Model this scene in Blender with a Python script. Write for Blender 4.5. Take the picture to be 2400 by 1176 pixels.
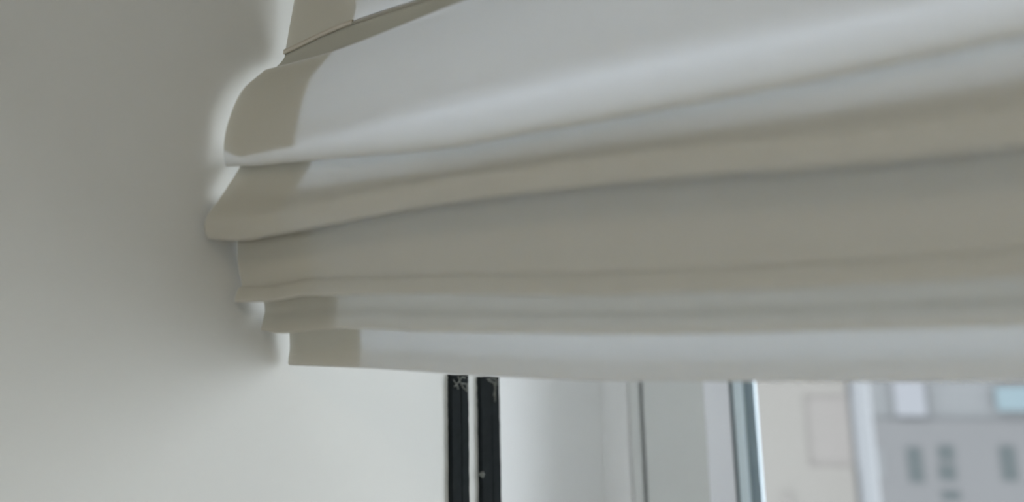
import bpy, bmesh, math, random
from mathutils import Vector, Matrix
random.seed(4)
for o in list(bpy.data.objects): bpy.data.objects.remove(o)
SC = bpy.context.scene
COL = SC.collection

# ------------------------------------------------------------------ camera
S = 0.5                                   # metres per layout unit
F = 1700.0                                # focal length in pixels of the 2400 px wide frame
YAW, PITCH, ROLL = math.radians(28), math.radians(9.8), math.radians(1.28)
fw = Vector((-math.sin(YAW)*math.cos(PITCH), math.cos(YAW)*math.cos(PITCH), math.sin(PITCH)))
r0 = Vector((math.cos(YAW), math.sin(YAW), 0)); u0 = r0.cross(fw)
rt = r0*math.cos(ROLL) - u0*math.sin(ROLL)
up = u0*math.cos(ROLL) + r0*math.sin(ROLL)
cam_d = bpy.data.cameras.new('camera'); cam = bpy.data.objects.new('camera', cam_d); COL.objects.link(cam)
cam.matrix_world = Matrix(((rt.x, up.x, -fw.x, 0), (rt.y, up.y, -fw.y, 0), (rt.z, up.z, -fw.z, 0), (0, 0, 0, 1)))
cam_d.sensor_width = 36; cam_d.lens = F/2400*36; cam_d.clip_start = 0.01; cam_d.clip_end = 500
cam_d.dof.use_dof = True; cam_d.dof.focus_distance = 0.75*S; cam_d.dof.aperture_fstop = 3.7
SC.camera = cam

# ------------------------------------------------------------------ daylight, exposure
w = bpy.data.worlds.new('overcast_sky'); SC.world = w; w.use_nodes = True
bg = w.node_tree.nodes['Background']
bg.inputs[0].default_value = (0.92, 0.95, 1.0, 1); bg.inputs[1].default_value = 6.6
SC.view_settings.view_transform = 'Standard'; SC.view_settings.look = 'None'
SC.view_settings.gamma = 1; SC.view_settings.use_curve_mapping = False
SC.view_settings.exposure = 0.14
LAMP = 4.0                                # strength of the added fill lamp's diffuser

# ------------------------------------------------------------------ layout helpers
def ray(px, py):
    return fw + rt*((px-1200)/F) + up*((588-py)/F)
def atX(px, py, X):                       # where the sight line meets the plane x = X
    d = ray(px, py); return d*(X/d.x)
def atY(px, py, Y):
    d = ray(px, py); return d*(Y/d.y)
def proj(p):
    z = p.dot(fw); return 1200+F*p.dot(rt)/z, 588-F*p.dot(up)/z
def interp(tab, x):                       # smooth curve through a table of (x, y)
    if x <= tab[0][0]:
        a, b = tab[0], tab[1]; return a[1]+(x-a[0])*(b[1]-a[1])/(b[0]-a[0])
    if x >= tab[-1][0]:
        a, b = tab[-2], tab[-1]; return b[1]+(x-b[0])*(b[1]-a[1])/(b[0]-a[0])
    n = len(tab)
    for i in range(n-1):
        if tab[i][0] <= x <= tab[i+1][0]:
            def sl(j):
                if j == 0: return (tab[1][1]-tab[0][1])/(tab[1][0]-tab[0][0])
                if j == n-1: return (tab[-1][1]-tab[-2][1])/(tab[-1][0]-tab[-2][0])
                return (tab[j+1][1]-tab[j-1][1])/(tab[j+1][0]-tab[j-1][0])
            h = tab[i+1][0]-tab[i][0]; t = (x-tab[i][0])/h
            return ((2*t**3-3*t*t+1)*tab[i][1] + (t**3-2*t*t+t)*h*sl(i)
                    + (-2*t**3+3*t*t)*tab[i+1][1] + (t**3-t*t)*h*sl(i+1))

def mat(name, col, rough=0.6, noise=0.0, nscale=20, transl=0.0, tcol=None, bump=0.0, emit=0.0, metal=0.0, spec=0.5):
    m = bpy.data.materials.new(name); m.use_nodes = True
    nt = m.node_tree; b = nt.nodes['Principled BSDF']; out = nt.nodes['Material Output']
    b.inputs['Base Color'].default_value = (*col, 1); b.inputs['Roughness'].default_value = rough
    b.inputs['Metallic'].default_value = metal; b.inputs['Specular IOR Level'].default_value = spec
    tc = nt.nodes.new('ShaderNodeTexCoord')
    if noise > 0:
        n = nt.nodes.new('ShaderNodeTexNoise'); n.inputs['Scale'].default_value = nscale; n.inputs['Detail'].default_value = 4
        nt.links.new(tc.outputs['Object'], n.inputs['Vector'])
        r = nt.nodes.new('ShaderNodeMixRGB'); r.inputs[1].default_value = (*[c*(1-noise) for c in col], 1)
        r.inputs[2].default_value = (*[min(1, c*(1+noise)) for c in col], 1)
        nt.links.new(n.outputs['Fac'], r.inputs[0]); nt.links.new(r.outputs[0], b.inputs['Base Color'])
    if bump > 0:
        n2 = nt.nodes.new('ShaderNodeTexNoise'); n2.inputs['Scale'].default_value = 900
        nt.links.new(tc.outputs['Object'], n2.inputs['Vector'])
        bp = nt.nodes.new('ShaderNodeBump'); bp.inputs['Strength'].default_value = bump; bp.inputs['Distance'].default_value = 0.0003
        nt.links.new(n2.outputs['Fac'], bp.inputs['Height']); nt.links.new(bp.outputs[0], b.inputs['Normal'])
    if transl > 0:
        t = nt.nodes.new('ShaderNodeBsdfTranslucent'); t.inputs[0].default_value = (*(tcol or col), 1)
        mx = nt.nodes.new('ShaderNodeMixShader'); mx.inputs[0].default_value = transl
        nt.links.new(b.outputs[0], mx.inputs[1]); nt.links.new(t.outputs[0], mx.inputs[2]); nt.links.new(mx.outputs[0], out.inputs[0])
    if emit > 0:
        b.inputs['Emission Color'].default_value = (*col, 1); b.inputs['Emission Strength'].default_value = emit
    return m

M = {}
M['wall'] = mat('painted_wall', (0.655, 0.655, 0.62), 0.45, 0.015, 6)
M['room'] = mat('room_paint', (0.62, 0.58, 0.52), 0.8, 0.02, 4)
M['ceil'] = mat('ceiling_paint', (0.72, 0.70, 0.66), 0.8, 0.02, 4)
M['floor'] = mat('floor_board', (0.36, 0.26, 0.17), 0.5, 0.15, 6)
M['fabric'] = mat('blind_fabric', (0.77, 0.715, 0.58), 0.85, 0.01, 30, transl=0.42, tcol=(0.66, 0.725, 0.83), bump=0.25, spec=0.2)
M['light_filter'] = mat('pale_filter_cloth', (0.85, 0.85, 0.85), 0.8, transl=0.55, tcol=(0.85, 0.86, 0.88), spec=0.1)  # for unseen sheets added behind the cloth to cut light passing through
M['light_filter2'] = mat('dense_filter_cloth', (0.80, 0.79, 0.76), 0.8, transl=0.42, tcol=(0.80, 0.78, 0.74), spec=0.1)  # denser cloth for the added sheet behind the fourth pleat
M['hem'] = mat('doubled_hem_fabric', (0.66, 0.61, 0.51), 0.85, 0.01, 30, transl=0.13, tcol=(0.7, 0.66, 0.55), bump=0.25, spec=0.2)
M['liner'] = mat('white_jamb_lining', (0.85, 0.86, 0.86), 0.38, 0.01, 10)
M['pvc'] = mat('white_plastic', (0.74, 0.76, 0.75), 0.35, 0.01, 10)
M['bead'] = mat('glossy_white_plastic', (0.93, 0.95, 1.0), 0.25)
M['groove'] = mat('shadow_gap_grey', (0.30, 0.31, 0.31), 0.6)
M['tape'] = mat('black_foam_tape', (0.015, 0.019, 0.020), 0.9, 0.35, 160, bump=0.3, spec=0.12)
M['taperidge'] = mat('black_foam_bead', (0.010, 0.013, 0.014), 0.7, 0.3, 160)
M['thread'] = mat('pale_torn_fibres', (0.22, 0.23, 0.21), 0.8)
M['rubber'] = mat('grey_rubber', (0.10, 0.13, 0.145), 0.5)
M['spacer'] = mat('grey_blue_metal', (0.19, 0.24, 0.27), 0.45, metal=0.0)
M['edge'] = mat('edge_reflection_blue', (0.78, 0.90, 0.96), 0.2)  # pale blue stands for the reflection at the glazing edge
M['beige'] = mat('beige_render', (0.0699, 0.0653, 0.0598), 0.9, 0.04, 1.5)
M['beige2'] = mat('darker_beige_render', (0.070, 0.064, 0.060), 0.9, 0.03, 2)
M['pipe'] = mat('white_painted_column', (0.0745, 0.0773, 0.0819), 0.7)
M['far'] = mat('grey_concrete_panel', (0.046, 0.046, 0.0473), 0.9, 0.05, 0.4)
M['far2'] = mat('light_grey_panel', (0.057, 0.0589, 0.0607), 0.9, 0.04, 0.4)
M['farw'] = mat('white_loggia_panel', (0.0727, 0.0745, 0.081), 0.8)
M['farb'] = mat('pale_blue_loggia_panel', (0.0488, 0.069, 0.0773), 0.8)
M['pane'] = mat('dark_far_glass', (0.036, 0.041, 0.042), 0.9, spec=0.0)
M['shell'] = mat('lamp_shell', (0.8, 0.8, 0.78), 0.5)
M['diff'] = mat('lamp_diffuser', (1.0, 0.90, 0.76), 0.5, emit=LAMP)
g = bpy.data.materials.new('window_glass'); g.use_nodes = True; nt = g.node_tree
for n in list(nt.nodes):
    if n.type == 'BSDF_PRINCIPLED': nt.nodes.remove(n)
tr = nt.nodes.new('ShaderNodeBsdfTransparent'); tr.inputs[0].default_value = (0.96, 0.98, 0.98, 1)
gl = nt.nodes.new('ShaderNodeBsdfGlossy'); gl.inputs['Roughness'].default_value = 0.02
fr = nt.nodes.new('ShaderNodeFresnel'); mx = nt.nodes.new('ShaderNodeMixShader')
nt.links.new(fr.outputs[0], mx.inputs[0]); nt.links.new(tr.outputs[0], mx.inputs[1]); nt.links.new(gl.outputs[0], mx.inputs[2])
nt.links.new(mx.outputs[0], nt.nodes['Material Output'].inputs[0]); M['glass'] = g

def mesh_obj(name, verts, faces, m, parent=None, smooth=False):
    me = bpy.data.meshes.new(name)
    me.from_pydata([tuple(Vector(v)*S) for v in verts], [], faces); me.materials.append(m)
    bm = bmesh.new(); bm.from_mesh(me); bmesh.ops.remove_doubles(bm, verts=bm.verts, dist=1e-6)
    bmesh.ops.recalc_face_normals(bm, faces=bm.faces); bm.to_mesh(me); bm.free()
    for p in me.polygons: p.use_smooth = smooth
    o = bpy.data.objects.new(name, me); COL.objects.link(o)
    if parent: o.parent = parent; o.matrix_parent_inverse = parent.matrix_world.inverted()
    return o
def boxes(name, bs, m, parent=None, bevel=0.0):
    V, Fc = [], []
    for (x0, x1, y0, y1, z0, z1) in bs:
        b = len(V)
        V += [(x, y, z) for x in (x0, x1) for y in (y0, y1) for z in (z0, z1)]
        Fc += [tuple(b+i for i in f) for f in ((0,1,3,2), (4,6,7,5), (0,4,5,1), (2,3,7,6), (0,2,6,4), (1,5,7,3))]
    o = mesh_obj(name, V, Fc, m, parent)
    if bevel:
        md = o.modifiers.new('bevel', 'BEVEL'); md.width = bevel*S; md.segments = 3
    return o
def empty(name, loc):
    o = bpy.data.objects.new(name, None); COL.objects.link(o); o.location = Vector(loc)*S
    o.empty_display_size = 0.05; bpy.context.view_layer.update(); return o
def tag(o, label=None, cat=None, group=None, kind=None):
    if label: o['label'] = label
    if cat: o['category'] = cat
    if group: o['group'] = group
    if kind: o['kind'] = kind
    return o
def prism(name, outline, z0, z1, m, parent=None, smooth=False):   # vertical extrusion of an (x, y) outline
    n = len(outline)
    V = [(x, y, z0) for x, y in outline]+[(x, y, z1) for x, y in outline]
    Fc = [(i, (i+1) % n, n+(i+1) % n, n+i) for i in range(n)]+[tuple(range(n-1, -1, -1)), tuple(range(n, 2*n))]
    return mesh_obj(name, V, Fc, m, parent, smooth)

# ------------------------------------------------------------------ large structure
XB = -0.50                                 # left edge of the blind
XW = -0.507                                # wall / reveal surface
Ywin = atX(1425, 1000, XW).y               # room face of the window frame
ZT, ZS = 1.05, -2.2                        # head and sill of the opening
XR = 3.4                                   # right end of the opening
ZC, ZF = 1.25, -4.0                        # ceiling and floor
YB = -6.0                                  # far end of the room
YO = Ywin+0.30                             # outer face of the outside wall
XRR = 6.0
tag(boxes('wall_left', [(XW-0.5, XW, YB, YO, ZF, ZC)], M['wall']), kind='structure')
tag(boxes('wall_front', [(XW, XRR, 0.50, YO, ZF, ZS-0.06), (XR, XRR, 0.50, YO, ZS-0.06, ZC), (XW, XR, 0.62, YO, ZT, ZC)], M['wall']), kind='structure')
tag(boxes('wall_right', [(XRR, XRR+0.4, YB, YO, ZF, ZC)], M['room']), kind='structure')
tag(boxes('wall_rear', [(XW-0.5, 1.8, YB-0.4, YB, ZF, ZC), (5.6, XRR+0.4, YB-0.4, YB, ZF, ZC), (1.8, 5.6, YB-0.4, YB, ZF, -2.6), (1.8, 5.6, YB-0.4, YB, 0.1, ZC)], M['room']), kind='structure')
tag(boxes('ceiling', [(XW-0.5, XRR+0.4, YB-0.4, YO, ZC, ZC+0.3)], M['ceil']), kind='structure')
tag(boxes('floor', [(XW-0.5, XRR+0.4, YB-0.4, YO, ZF-0.3, ZF)], M['floor']), kind='structure')
tag(boxes('trim_1', [(XW, XR, 0.44, Ywin, ZS-0.06, ZS)], M['pvc'], bevel=0.01), kind='structure')

yl = atX(1141, 1000, XW).y
tag(boxes('trim_2', [(XW-0.01, XW+0.003, yl, Ywin+0.01, ZS, ZT)], M['liner']), kind='structure')

# ------------------------------------------------------------------ window
win = empty('window_1', (XW, Ywin, ZS)); tag(win, kind='structure')
def xat(px, Y): return atY(px, 1030, Y).x
xg0, xg1 = xat(1501, Ywin), xat(1509, Ywin)
xs = xat(1648, Ywin)
fillet = 0.045
fo = [(XW, Ywin-fillet*1.2)]
for i in range(1, 9):                      # soft sealant cove between reveal and frame
    a = math.pi/2*i/8
    fo.append((XW+fillet*(1-math.cos(a)), Ywin-fillet*1.2*(1-math.sin(a))))
cove = fo + [(XW, Ywin)]
prism('corner_sealant', cove, ZS, ZT, M['liner'], win, True)
boxes('window_frame', [(XW, xg0, Ywin, Ywin+0.16, ZS, ZT), (xg0, XR, Ywin, Ywin+0.16, ZS, ZS+0.12), (xg0, XR, Ywin, Ywin+0.16, ZT-0.12, ZT), (XR-0.12, XR, Ywin, Ywin+0.16, ZS+0.12, ZT-0.12)], M['pvc'], win)
prism('seal', [(xg0, Ywin+0.012), (xg1, Ywin+0.012), (xg1, Ywin+0.15), (xg0, Ywin+0.15)], ZS+0.12, ZT-0.12, M['groove'], win)
Yg = Ywin+0.06
boxes('sash', [(xg1, xs, Ywin+0.0, Yg+0.10, ZS+0.12, ZT-0.12), (xs, 1.5, Ywin, Yg+0.10, ZS+0.12, ZS+0.30), (xs, 1.5, Ywin, Yg+0.10, ZT-0.30, ZT-0.12), (1.5, 1.7, Ywin, Yg+0.10, ZS+0.12, ZT-0.12)], M['pvc'], win, bevel=0.006)
z0, z1 = ZS+0.30, ZT-0.30
xb, xb2 = xat(1718, Yg-0.01), xat(1727, Yg)
prism('glazing_bead', [(xs, Ywin+0.001), (xs+0.008, Ywin+0.001), (xb, Yg-0.012), (xb, Yg+0.02), (xs, Yg+0.02)], z0, z1, M['bead'], win)
prism('glazing_gasket', [(xb, Yg-0.014), (xb2, Yg-0.012), (xb2, Yg+0.02), (xb, Yg+0.02)], z0, z1, M['rubber'], win)
xe = xat(1750, Yg)
prism('sealed_unit_edge', [(xb2, Yg-0.006), (xe, Yg-0.004), (xe, Yg+0.02), (xb2, Yg+0.02)], z0, z1, M['edge'], win)
xsp = xat(1777, Yg+0.01)
prism('spacer_bar', [(xe, Yg+0.006), (xsp, Yg+0.006), (xsp, Yg+0.03), (xe, Yg+0.03)], z0, z1, M['spacer'], win)
boxes('glass_pane', [(xe, 1.52, Yg-0.002, Yg+0.004, z0-0.01, z1+0.01)], M['glass'], win)
# right-hand sash, outside the picture
win2 = empty('window_2', (1.7, Ywin, ZS)); tag(win2, kind='structure')
boxes('sash', [(1.7, 1.9, Ywin, Yg+0.1, ZS+0.12, ZT-0.12), (XR-0.32, XR-0.12, Ywin, Yg+0.1, ZS+0.12, ZT-0.12), (1.9, XR-0.32, Ywin, Yg+0.1, ZS+0.12, ZS+0.3), (1.9, XR-0.32, Ywin, Yg+0.1, ZT-0.3, ZT-0.12)], M['pvc'], win2)
boxes('glass_pane', [(1.88, XR-0.3, Yg-0.002, Yg+0.004, z0-0.01, z1+0.01)], M['glass'], win2)

# unseen window added in the rear wall to light the room side
win3 = empty('fill_window', (1.8, YB-0.2, -2.6)); tag(win3, kind='structure')
boxes('window_frame', [(1.8, 1.94, YB-0.25, YB-0.13, -2.6, 0.1), (5.46, 5.6, YB-0.25, YB-0.13, -2.6, 0.1), (3.63, 3.77, YB-0.25, YB-0.13, -2.6, 0.1), (1.94, 5.46, YB-0.25, YB-0.13, -2.6, -2.46), (1.94, 5.46, YB-0.25, YB-0.13, -0.04, 0.1)], M['pvc'], win3)
boxes('glass_pane', [(1.9, 5.5, YB-0.2, YB-0.18, -2.5, 0.0)], M['glass'], win3)

# ------------------------------------------------------------------ roman blind
XE = 3.2
stations = []
x = XB
while x < XE:
    stations.append(x)
    x += 0.006 if x < XB+0.15 else (0.012 if x < 0.3 else 0.06)
stations.append(XE)
def curve(edge, tab=None):
    """edge = pixel of the left end; tab = where the line runs further right. Returns depth and z(X)."""
    p = atX(edge[0], edge[1], XB); Y = p.y
    if tab is None: return Y, None, p.z
    t = [edge]+[q for q in tab if q[0] > edge[0]+5]
    zs = []
    lim = t[-1][0]
    last = p.z
    for X in stations:
        z = last
        for _ in range(6):
            q = Vector((X, Y, z))
            if q.dot(fw) < 0.12 or proj(q)[0] > lim: break
            px, py = proj(q)
            z += (py-interp(t, px))/F*Y*0.9
        last = z; zs.append(z)
    return Y, zs, p.z
L_top = curve((668, 122), [(800, 62), (985, 0), (1300, -100), (1700, -215), (2400, -400)])
L_a0 = curve((622, 163), [(755, 128), (850, 95), (1090, 0), (1300, -72), (1700, -190), (2400, -375)])
L_a3 = curve((524, 348), [(560, 364), (600, 358), (660, 345), (800, 322), (1200, 228), (1600, 140), (2000, 58), (2400, -20)])
L_a4 = curve((529, 388), [(600, 387), (660, 380), (800, 367), (1050, 342), (1200, 315), (1600, 242), (2000, 165), (2400, 78)])
L_b3 = curve((486, 556), [(560, 558), (660, 541), (800, 514), (1000, 477), (1200, 450), (1400, 427), (1600, 408), (2000, 378), (2400, 335)])
L_c3 = curve((549, 706), [(640, 703), (700, 692), (850, 688), (1000, 686), (1200, 688), (1400, 690), (1600, 683), (2000, 667), (2400, 645)])
L_d3 = curve((612, 772), [(660, 779), (740, 772), (850, 768), (1000, 775), (1200, 778), (1600, 780), (2000, 770), (2400, 760)])
L_e3 = curve((676, 853), [(860, 860), (1050, 872), (1200, 881), (1400, 889), (1600, 890), (2000, 890), (2400, 890)])
def lin(a, b, t): return a+(b-a)*t
def dep(px, py): return atX(px, py, XB).y

N = len(stations)
def sheet(name, rows, parent, x0=XB, x1=XE, m=None, off=0.0, sub=6, wav=0.0, seed=0):
    """rows = list of functions i -> (Y, Z); smooth loft through them at every station"""
    idx = [i for i, X in enumerate(stations) if x0-1e-6 <= X <= x1+1e-6]
    V, Fc = [], []
    K = None
    for i in idx:
        P = [Vector((0, *r(i))) for r in rows]
        out = []
        n = len(P)
        for k in range(n-1):
            a = P[k-1] if k > 0 else P[0]*2-P[1]; b, c = P[k], P[k+1]; d = P[k+2] if k+2 < n else P[-1]*2-P[-2]
            for s in range(sub):
                t = s/sub
                out.append(0.5*((2*b)+(c-a)*t+(2*a-5*b+4*c-d)*t*t+(3*b-a-3*c+d)*t**3))
        out.append(P[-1])
        if off:
            o2 = []
            for k, q in enumerate(out):
                tg = out[min(k+1, len(out)-1)]-out[max(k-1, 0)]
                nn = Vector((0, tg.z, -tg.y)); nn = nn.normalized() if nn.length > 0 else nn
                o2.append(q+nn*off)
            out = o2
        K = len(out)
        V += [(stations[i], q.y, q.z) for q in out]
    for a in range(len(idx)-1):
        for k in range(K-1):
            Fc.append((a*K+k, a*K+k+1, (a+1)*K+k+1, (a+1)*K+k))
    o = mesh_obj(name, V, Fc, m or M['fabric'], parent, True)
    return o
def row(Lc, dy=0.0, dz=0.0): return lambda i: (Lc[0]+dy, Lc[1][i]+dz)
def mid(La, Lb, t, Y): return lambda i: (Y, lin(La[1][i], Lb[1][i], t))

blind = empty('roman_blind', (XB, L_top[0], 1.0))
tag(blind, 'off-white folded fabric roman blind drawn up in front of the window', 'blind')
HEM = 0.085                                # width of the turned side hem
def hemmed(name, rows, hem_rows, seed):
    p = sheet(name, rows, blind, seed=seed)
    h = sheet('side_hem', hem_rows, p, XB, XB+HEM, m=M['hem'], off=-0.0022)
    h['label'] = 'double-thickness turned side hem, browner than the cloth beside it'
    return p
Yt = L_top[0]
# flat upper cloth
top_rows = [lambda i: (Yt+0.02, 1.02), lambda i: (Yt+0.011, lin(1.02, L_top[1][i], 0.5)), row(L_top, 0.001, 0.03), row(L_top)]
hemmed('upper_panel', top_rows, top_rows, 1)
for o in list(blind.children)+[c for q in blind.children for c in q.children]:   # the cloth edge leans away from the wall as it rises
    zr_ = L_top[2]*S
    for v in o.data.vertices:
        u = max(0.0, 1-(v.co.x-XB*S)/0.45/S)
        v.co.x += min(0.03*S, max(0, v.co.z-zr_)*0.16)*u
sheet('light_filter', [lambda i: (Yt+0.035, 1.02), lambda i: (Yt+0.03, lin(1.02, L_top[1][i], 0.5)), row(L_top, 0.02, 0.0)], blind, m=M['light_filter'], x0=XB+0.01)  # unseen sheet added to dim the upper panel
# rod pocket, crease shade put into its darker cloth colour
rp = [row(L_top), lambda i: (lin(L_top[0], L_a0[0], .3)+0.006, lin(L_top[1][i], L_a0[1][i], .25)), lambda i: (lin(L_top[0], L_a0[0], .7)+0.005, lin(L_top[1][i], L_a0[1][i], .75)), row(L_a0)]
pk = sheet('rod_pocket', rp, blind, m=mat('shaded_pocket_cloth', (0.40, 0.385, 0.32), 0.9, 0.01, 30, transl=0.1, bump=0.2, spec=0.1))
pk['label'] = 'rod pocket seam, crease shade in its cloth colour'
# pleat rows
def zf(La, Lb, py, pa, pb): return (py-pa)/(pb-pa)
a_vis = [row(L_a0), mid(L_a0, L_a3, 0.34, dep(566, 230)), mid(L_a0, L_a3, 0.72, dep(534, 295)), row(L_a3), row(L_a4)]
a_back = [row(L_a4, 0.003, 0.001), row(L_a4, 0.009, 0.005), lambda i: (L_a4[0]+0.019, L_a4[1][i]+0.010)]
pa = hemmed('pleat', a_vis+a_back[:1], a_vis[:4], 2)
sheet('inner_layer', a_back, pa, m=M['light_filter'])
sheet('light_filter', [row(L_a0, 0.02), mid(L_a0, L_a3, 0.34, dep(566, 230)+0.02), mid(L_a0, L_a3, 0.72, dep(534, 295)+0.016), mid(L_a0, L_a3, 0.93, L_a3[0]+0.012)], pa, m=M['light_filter'], x0=XB+0.01)  # added to darken this pleat above its brighter lower band
Yc = dep(557, 600)
Yd = L_d3[0]
Ye = L_e3[0]
b_vis = [a_back[-1], lambda i: (lin(L_a4[0], L_b3[0], 0.25)+0.012, lin(L_a4[1][i], L_b3[1][i], 0.14)),
         lambda i: (lin(L_a4[0], L_b3[0], 0.7)+0.004, lin(L_a4[1][i], L_b3[1][i], 0.5)), row(L_b3, -0.003, 0.014), row(L_b3)]
b_back = [row(L_b3, 0.008, 0.000), row(L_b3, 0.018, 0.012), lambda i: (Yc-0.014, lin(L_a4[1][i], L_b3[1][i], 0.42))]
pb = hemmed('pleat', b_vis+b_back, b_vis, 3)
sheet('light_filter', [lambda i: (a_back[-1](i)[0]+0.016, L_a4[1][i]+0.013), lambda i: (lin(L_a4[0], Yc, 0.6), lin(L_a4[1][i], L_b3[1][i], 0.2)), lambda i: (Yc-0.02, lin(L_a4[1][i], L_b3[1][i], 0.5))], pb, m=M['light_filter'], x0=XB+0.01)
c_vis = [b_back[-1], lambda i: (Yc-0.003, L_b3[1][i]+0.022), lambda i: (Yc, lin(L_b3[1][i], L_c3[1][i], 0.3)), lambda i: (Yc+0.006, lin(L_b3[1][i], L_c3[1][i], 0.72)), row(L_c3, 0.004, 0.012), row(L_c3)]
c_back = [row(L_c3, 0.006, 0.001), row(L_c3, 0.012, 0.010), lambda i: (Yc+0.014, lin(L_b3[1][i], L_c3[1][i], 0.5)), lambda i: (Yc+0.012, lin(L_b3[1][i], L_c3[1][i], -0.45))]
hemmed('pleat', c_vis+c_back, c_vis, 4)
d_vis = [c_back[-1], lambda i: (Yd-0.004, lin(L_b3[1][i], L_c3[1][i], 0.4)), lambda i: (Yd+0.003, lin(L_c3[1][i], L_d3[1][i], 0.1)), row(L_d3, 0.002, 0.010), row(L_d3)]
d_back = [row(L_d3, 0.006, 0.001), row(L_d3, 0.014, 0.010), lambda i: (Ye-0.006, L_d3[1][i]+0.014)]
pd = hemmed('pleat', d_vis+d_back, d_vis, 5)
sheet('inner_layer', [lambda i: (Yd+0.010, L_b3[1][i]+0.02), lambda i: (Yd+0.011, lin(L_b3[1][i], L_c3[1][i], .5)), lambda i: (Yd+0.012, L_c3[1][i]+0.012)], pd, x0=XB+0.01)  # extra unseen layer added to darken the pleat in front
sheet('light_filter', [lambda i: (Yd+0.014, L_c3[1][i]+0.02), lambda i: (Yd+0.015, L_c3[1][i]), row(L_d3, 0.018, 0.014)], pd, m=M['light_filter2'], x0=XB+0.01)
e_vis = [d_back[-1], lambda i: (Ye-0.001, L_d3[1][i]+0.008), lambda i: (Ye+0.001, lin(L_d3[1][i], L_e3[1][i], 0.5)), row(L_e3, 0, 0.006), row(L_e3)]
e_back = [row(L_e3, 0.004, -0.0008), row(L_e3, 0.007, 0.004), lambda i: (Ye+0.007, lin(L_d3[1][i], L_e3[1][i], 0.55))]
pe = hemmed('bottom_panel', e_vis+e_back, e_vis, 6)
sheet('light_filter', [lambda i: (Ye+0.012, L_d3[1][i]+0.02), lambda i: (Ye+0.012, lin(L_d3[1][i], L_e3[1][i], .5)), row(L_e3, 0.010, 0.006)], pe, m=M['light_filter'], x0=XB+0.01)
boxes('head_rail', [(XB, XE, Yt-0.005, Yt+0.06, 1.0, 1.05)], M['pvc'], blind, bevel=0.004)

# ------------------------------------------------------------------ black strips on the reveal
def strip(pl, pr, label, seed):
    ya, yb = atX(pl, 1000, XW).y, atX(pr, 1000, XW).y
    zt = atX((pl+pr)/2, 878 if pl < 1100 else 882, XW).z
    r = empty('weather_strip', (XW, (ya+yb)/2, ZS))
    tag(r, label, 'weather strip', 'black strips on the window reveal')
    rng = random.Random(seed)
    nz = 90; zb = ZS+0.02; V = []; Fc = []
    prof = [(0, 0), (0.006, 0.02), (0.007, 0.45), (0.0062, 0.5), (0.0074, 0.56), (0.0075, 0.95), (0, 1)]
    for k in range(nz+1):
        t = (k/nz)**2.2; z = lin(zt, zb, t)
        e0, e1 = rng.uniform(-1, 1)*0.0006, rng.uniform(-1, 1)*0.0006
        dz = 0
        for h, f in prof:
            V.append((XW+h, lin(ya+e0, yb+e1, f), z+(rng.uniform(-1, 1)*0.0015 if k == 0 else 0)))
    n = len(prof)
    for k in range(nz):
        for j in range(n-1):
            Fc.append((k*n+j, k*n+j+1, (k+1)*n+j+1, (k+1)*n+j))
    Fc.append(tuple(range(n)))
    mesh_obj('foam_strip', V, Fc, M['tape'], r)
    # torn pale fibres at the upper end
    V, Fc = [], []
    wd = yb-ya
    paths = []
    if seed == 1:
        paths = [[(.02, .006), (.2, .012), (.4, .008), (.6, .016), (.85, .021)], [(.3, .002), (.4, .008), (.52, .003)], [(.06, .014), (.25, .013), (.3, .018)], [(.55, .003), (.75, .004)], [(.5, .011), (.82, .012), (.85, .02)]]
    else:
        paths = [[(.25, .002), (.4, .006), (.62, .008), (.72, .016), (.62, .026)], [(.55, .002), (.75, .004), (.8, .012)], [(.7, .008), (.68, .034)], [(.3, .004), (.5, .003)]]
    for pth in paths:
        for q in range(len(pth)-1):
            a = Vector((0, ya+pth[q][0]*wd, zt-pth[q][1])); b = Vector((0, ya+pth[q+1][0]*wd, zt-pth[q+1][1]))
            dr = (b-a).normalized(); nn = Vector((0, dr.z, -dr.y))*0.0010
            base = len(V); h = XW+0.0078
            for P in (a, b):
                for s_, hh in ((-1, h), (0, h+0.0012), (1, h)):
                    v = P+nn*s_; V.append((hh, v.y, v.z))
            Fc += [(base, base+1, base+4, base+3), (base+1, base+2, base+5, base+4), (base, base+3, base+5, base+2)]
    f = mesh_obj('torn_fibres', V, Fc, M['thread'], r); f['label'] = 'pale torn fibres at the cut end'
    if seed == 2:
        zc = atX(1122, 1110, XW).z
        c = mesh_obj('chip', [(XW+0.008, ya-0.001, zc+0.004), (XW+0.0085, ya+0.003, zc), (XW+0.008, ya-0.001, zc-0.005), (XW, ya-0.002, zc)], [(0, 1, 2), (0, 3, 1), (1, 3, 2)], M['thread'], r)
strip(1050, 1089, 'black foam weather strip on the white reveal, left of the pair', 1)
strip(1119, 1163, 'black foam weather strip on the white reveal, right of the pair, nearer the glass', 2)

# ------------------------------------------------------------------ outside
def quadbox(px0, px1, py0, py1, Y, depth):
    a, b = atY(px0, (py0+py1)/2, Y), atY(px1, (py0+py1)/2, Y)
    t, u = atY((px0+px1)/2, py0, Y), atY((px0+px1)/2, py1, Y)
    return (a.x, b.x, Y, Y+depth, u.z, t.z)
Y1 = 12.0
nb = empty('neighbouring_building', (atY(1880, 1176, Y1).x, Y1, -30)); 
tag(nb, 'beige rendered building wall just outside the glass, with a recessed panel', 'building')
xl = atY(1500, 1000, Y1).x; xr = atY(1990, 1000, Y1).x
rec = quadbox(1890, 1990, 925, 1092, Y1, 0.1)
boxes('wall', [(xl-2, rec[0], Y1, Y1+6, -30, 8), (rec[0], xr, Y1, Y1+6, -30, rec[4]), (rec[0], xr, Y1, Y1+6, rec[5], 8), (rec[0], xr, Y1+0.25, Y1+6, rec[4], rec[5])], M['beige'], nb)
boxes('recessed_panel', [(rec[0], xr, Y1+0.03, Y1+0.25, rec[4], rec[5])], M['beige2'], nb)
lw = quadbox(1840, 1856, 1155, 1190, Y1, 0.1)
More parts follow.
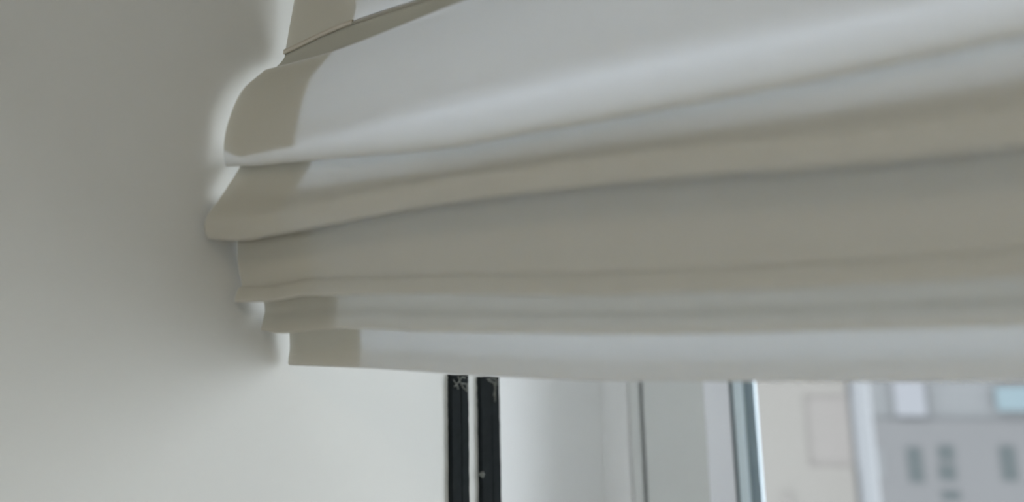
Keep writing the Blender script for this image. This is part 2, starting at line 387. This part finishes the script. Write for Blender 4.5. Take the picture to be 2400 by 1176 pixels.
boxes('vent', [(lw[0], lw[1], Y1-0.04, Y1+0.02, lw[4], lw[5])], M['beige2'], nb, bevel=0.01)
xc2 = atY(2040, 1000, Y1-0.2).x
n = 20; cx, cr = (xr+xc2)/2+0.02, (xc2-xr)/2
col = prism('corner_column', [(cx+cr*math.cos(2*math.pi*i/n), Y1+0.15+cr*math.sin(2*math.pi*i/n)) for i in range(n)], -30, 8, M['pipe'], nb, True)
col['label'] = 'white rounded column at the corner of the wall'
Y2 = 60.0
fb = empty('apartment_building', (atY(2230, 1176, Y2).x, Y2, -26))
tag(fb, 'grey apartment block far behind, blurred, with dark windows', 'building')
fx0 = atY(1960, 1000, Y2).x
zr = atY(2230, 985, Y2).z
boxes('wall', [(fx0, fx0+24, Y2, Y2+14, -26, zr)], M['far'], fb)
boxes('upper_wall', [(fx0, fx0+24, Y2+0.3, Y2+14, zr, 9)], M['far2'], fb)
for (a, b, c, d, mm, nm, lb) in ((2095, 2168, 880, 975, 'farw', 'loggia_panel', 'white loggia panel'), (2335, 2440, 905, 962, 'farb', 'loggia_panel', 'pale blue loggia panel')):
    q = quadbox(a, b, c, d, Y2-0.2, 0.6); o = boxes(nm, [q], M[mm], fb); o['label'] = lb
for (a, b, c, d) in ((2128, 2162, 1048, 1130), (2200, 2236, 1044, 1078), (2202, 2240, 1088, 1124), (2346, 2382, 1045, 1126), (2208, 2250, 1150, 1172), (2056, 2072, 1050, 1120)):
    q = quadbox(a, b, c, d, Y2-0.05, 0.3)
    if a == 2056: boxes('window', [q], M['far2'], fb)
    else: boxes('window', [q], M['pane'], fb)

# ------------------------------------------------------------------ unseen warm fill lamp, added behind the camera
lamp = empty('fill_light', (1.8, -2.0, ZC))
tag(lamp, 'unseen added fill lamp with a warm diffuser, above and behind the viewer', 'added fill light')
boxes('lamp_body', [(1.1, 2.5, -2.7, -1.3, ZC-0.06, ZC)], M['shell'], lamp)
boxes('diffuser', [(1.14, 2.46, -2.66, -1.34, ZC-0.09, ZC-0.06)], M['diff'], lamp)
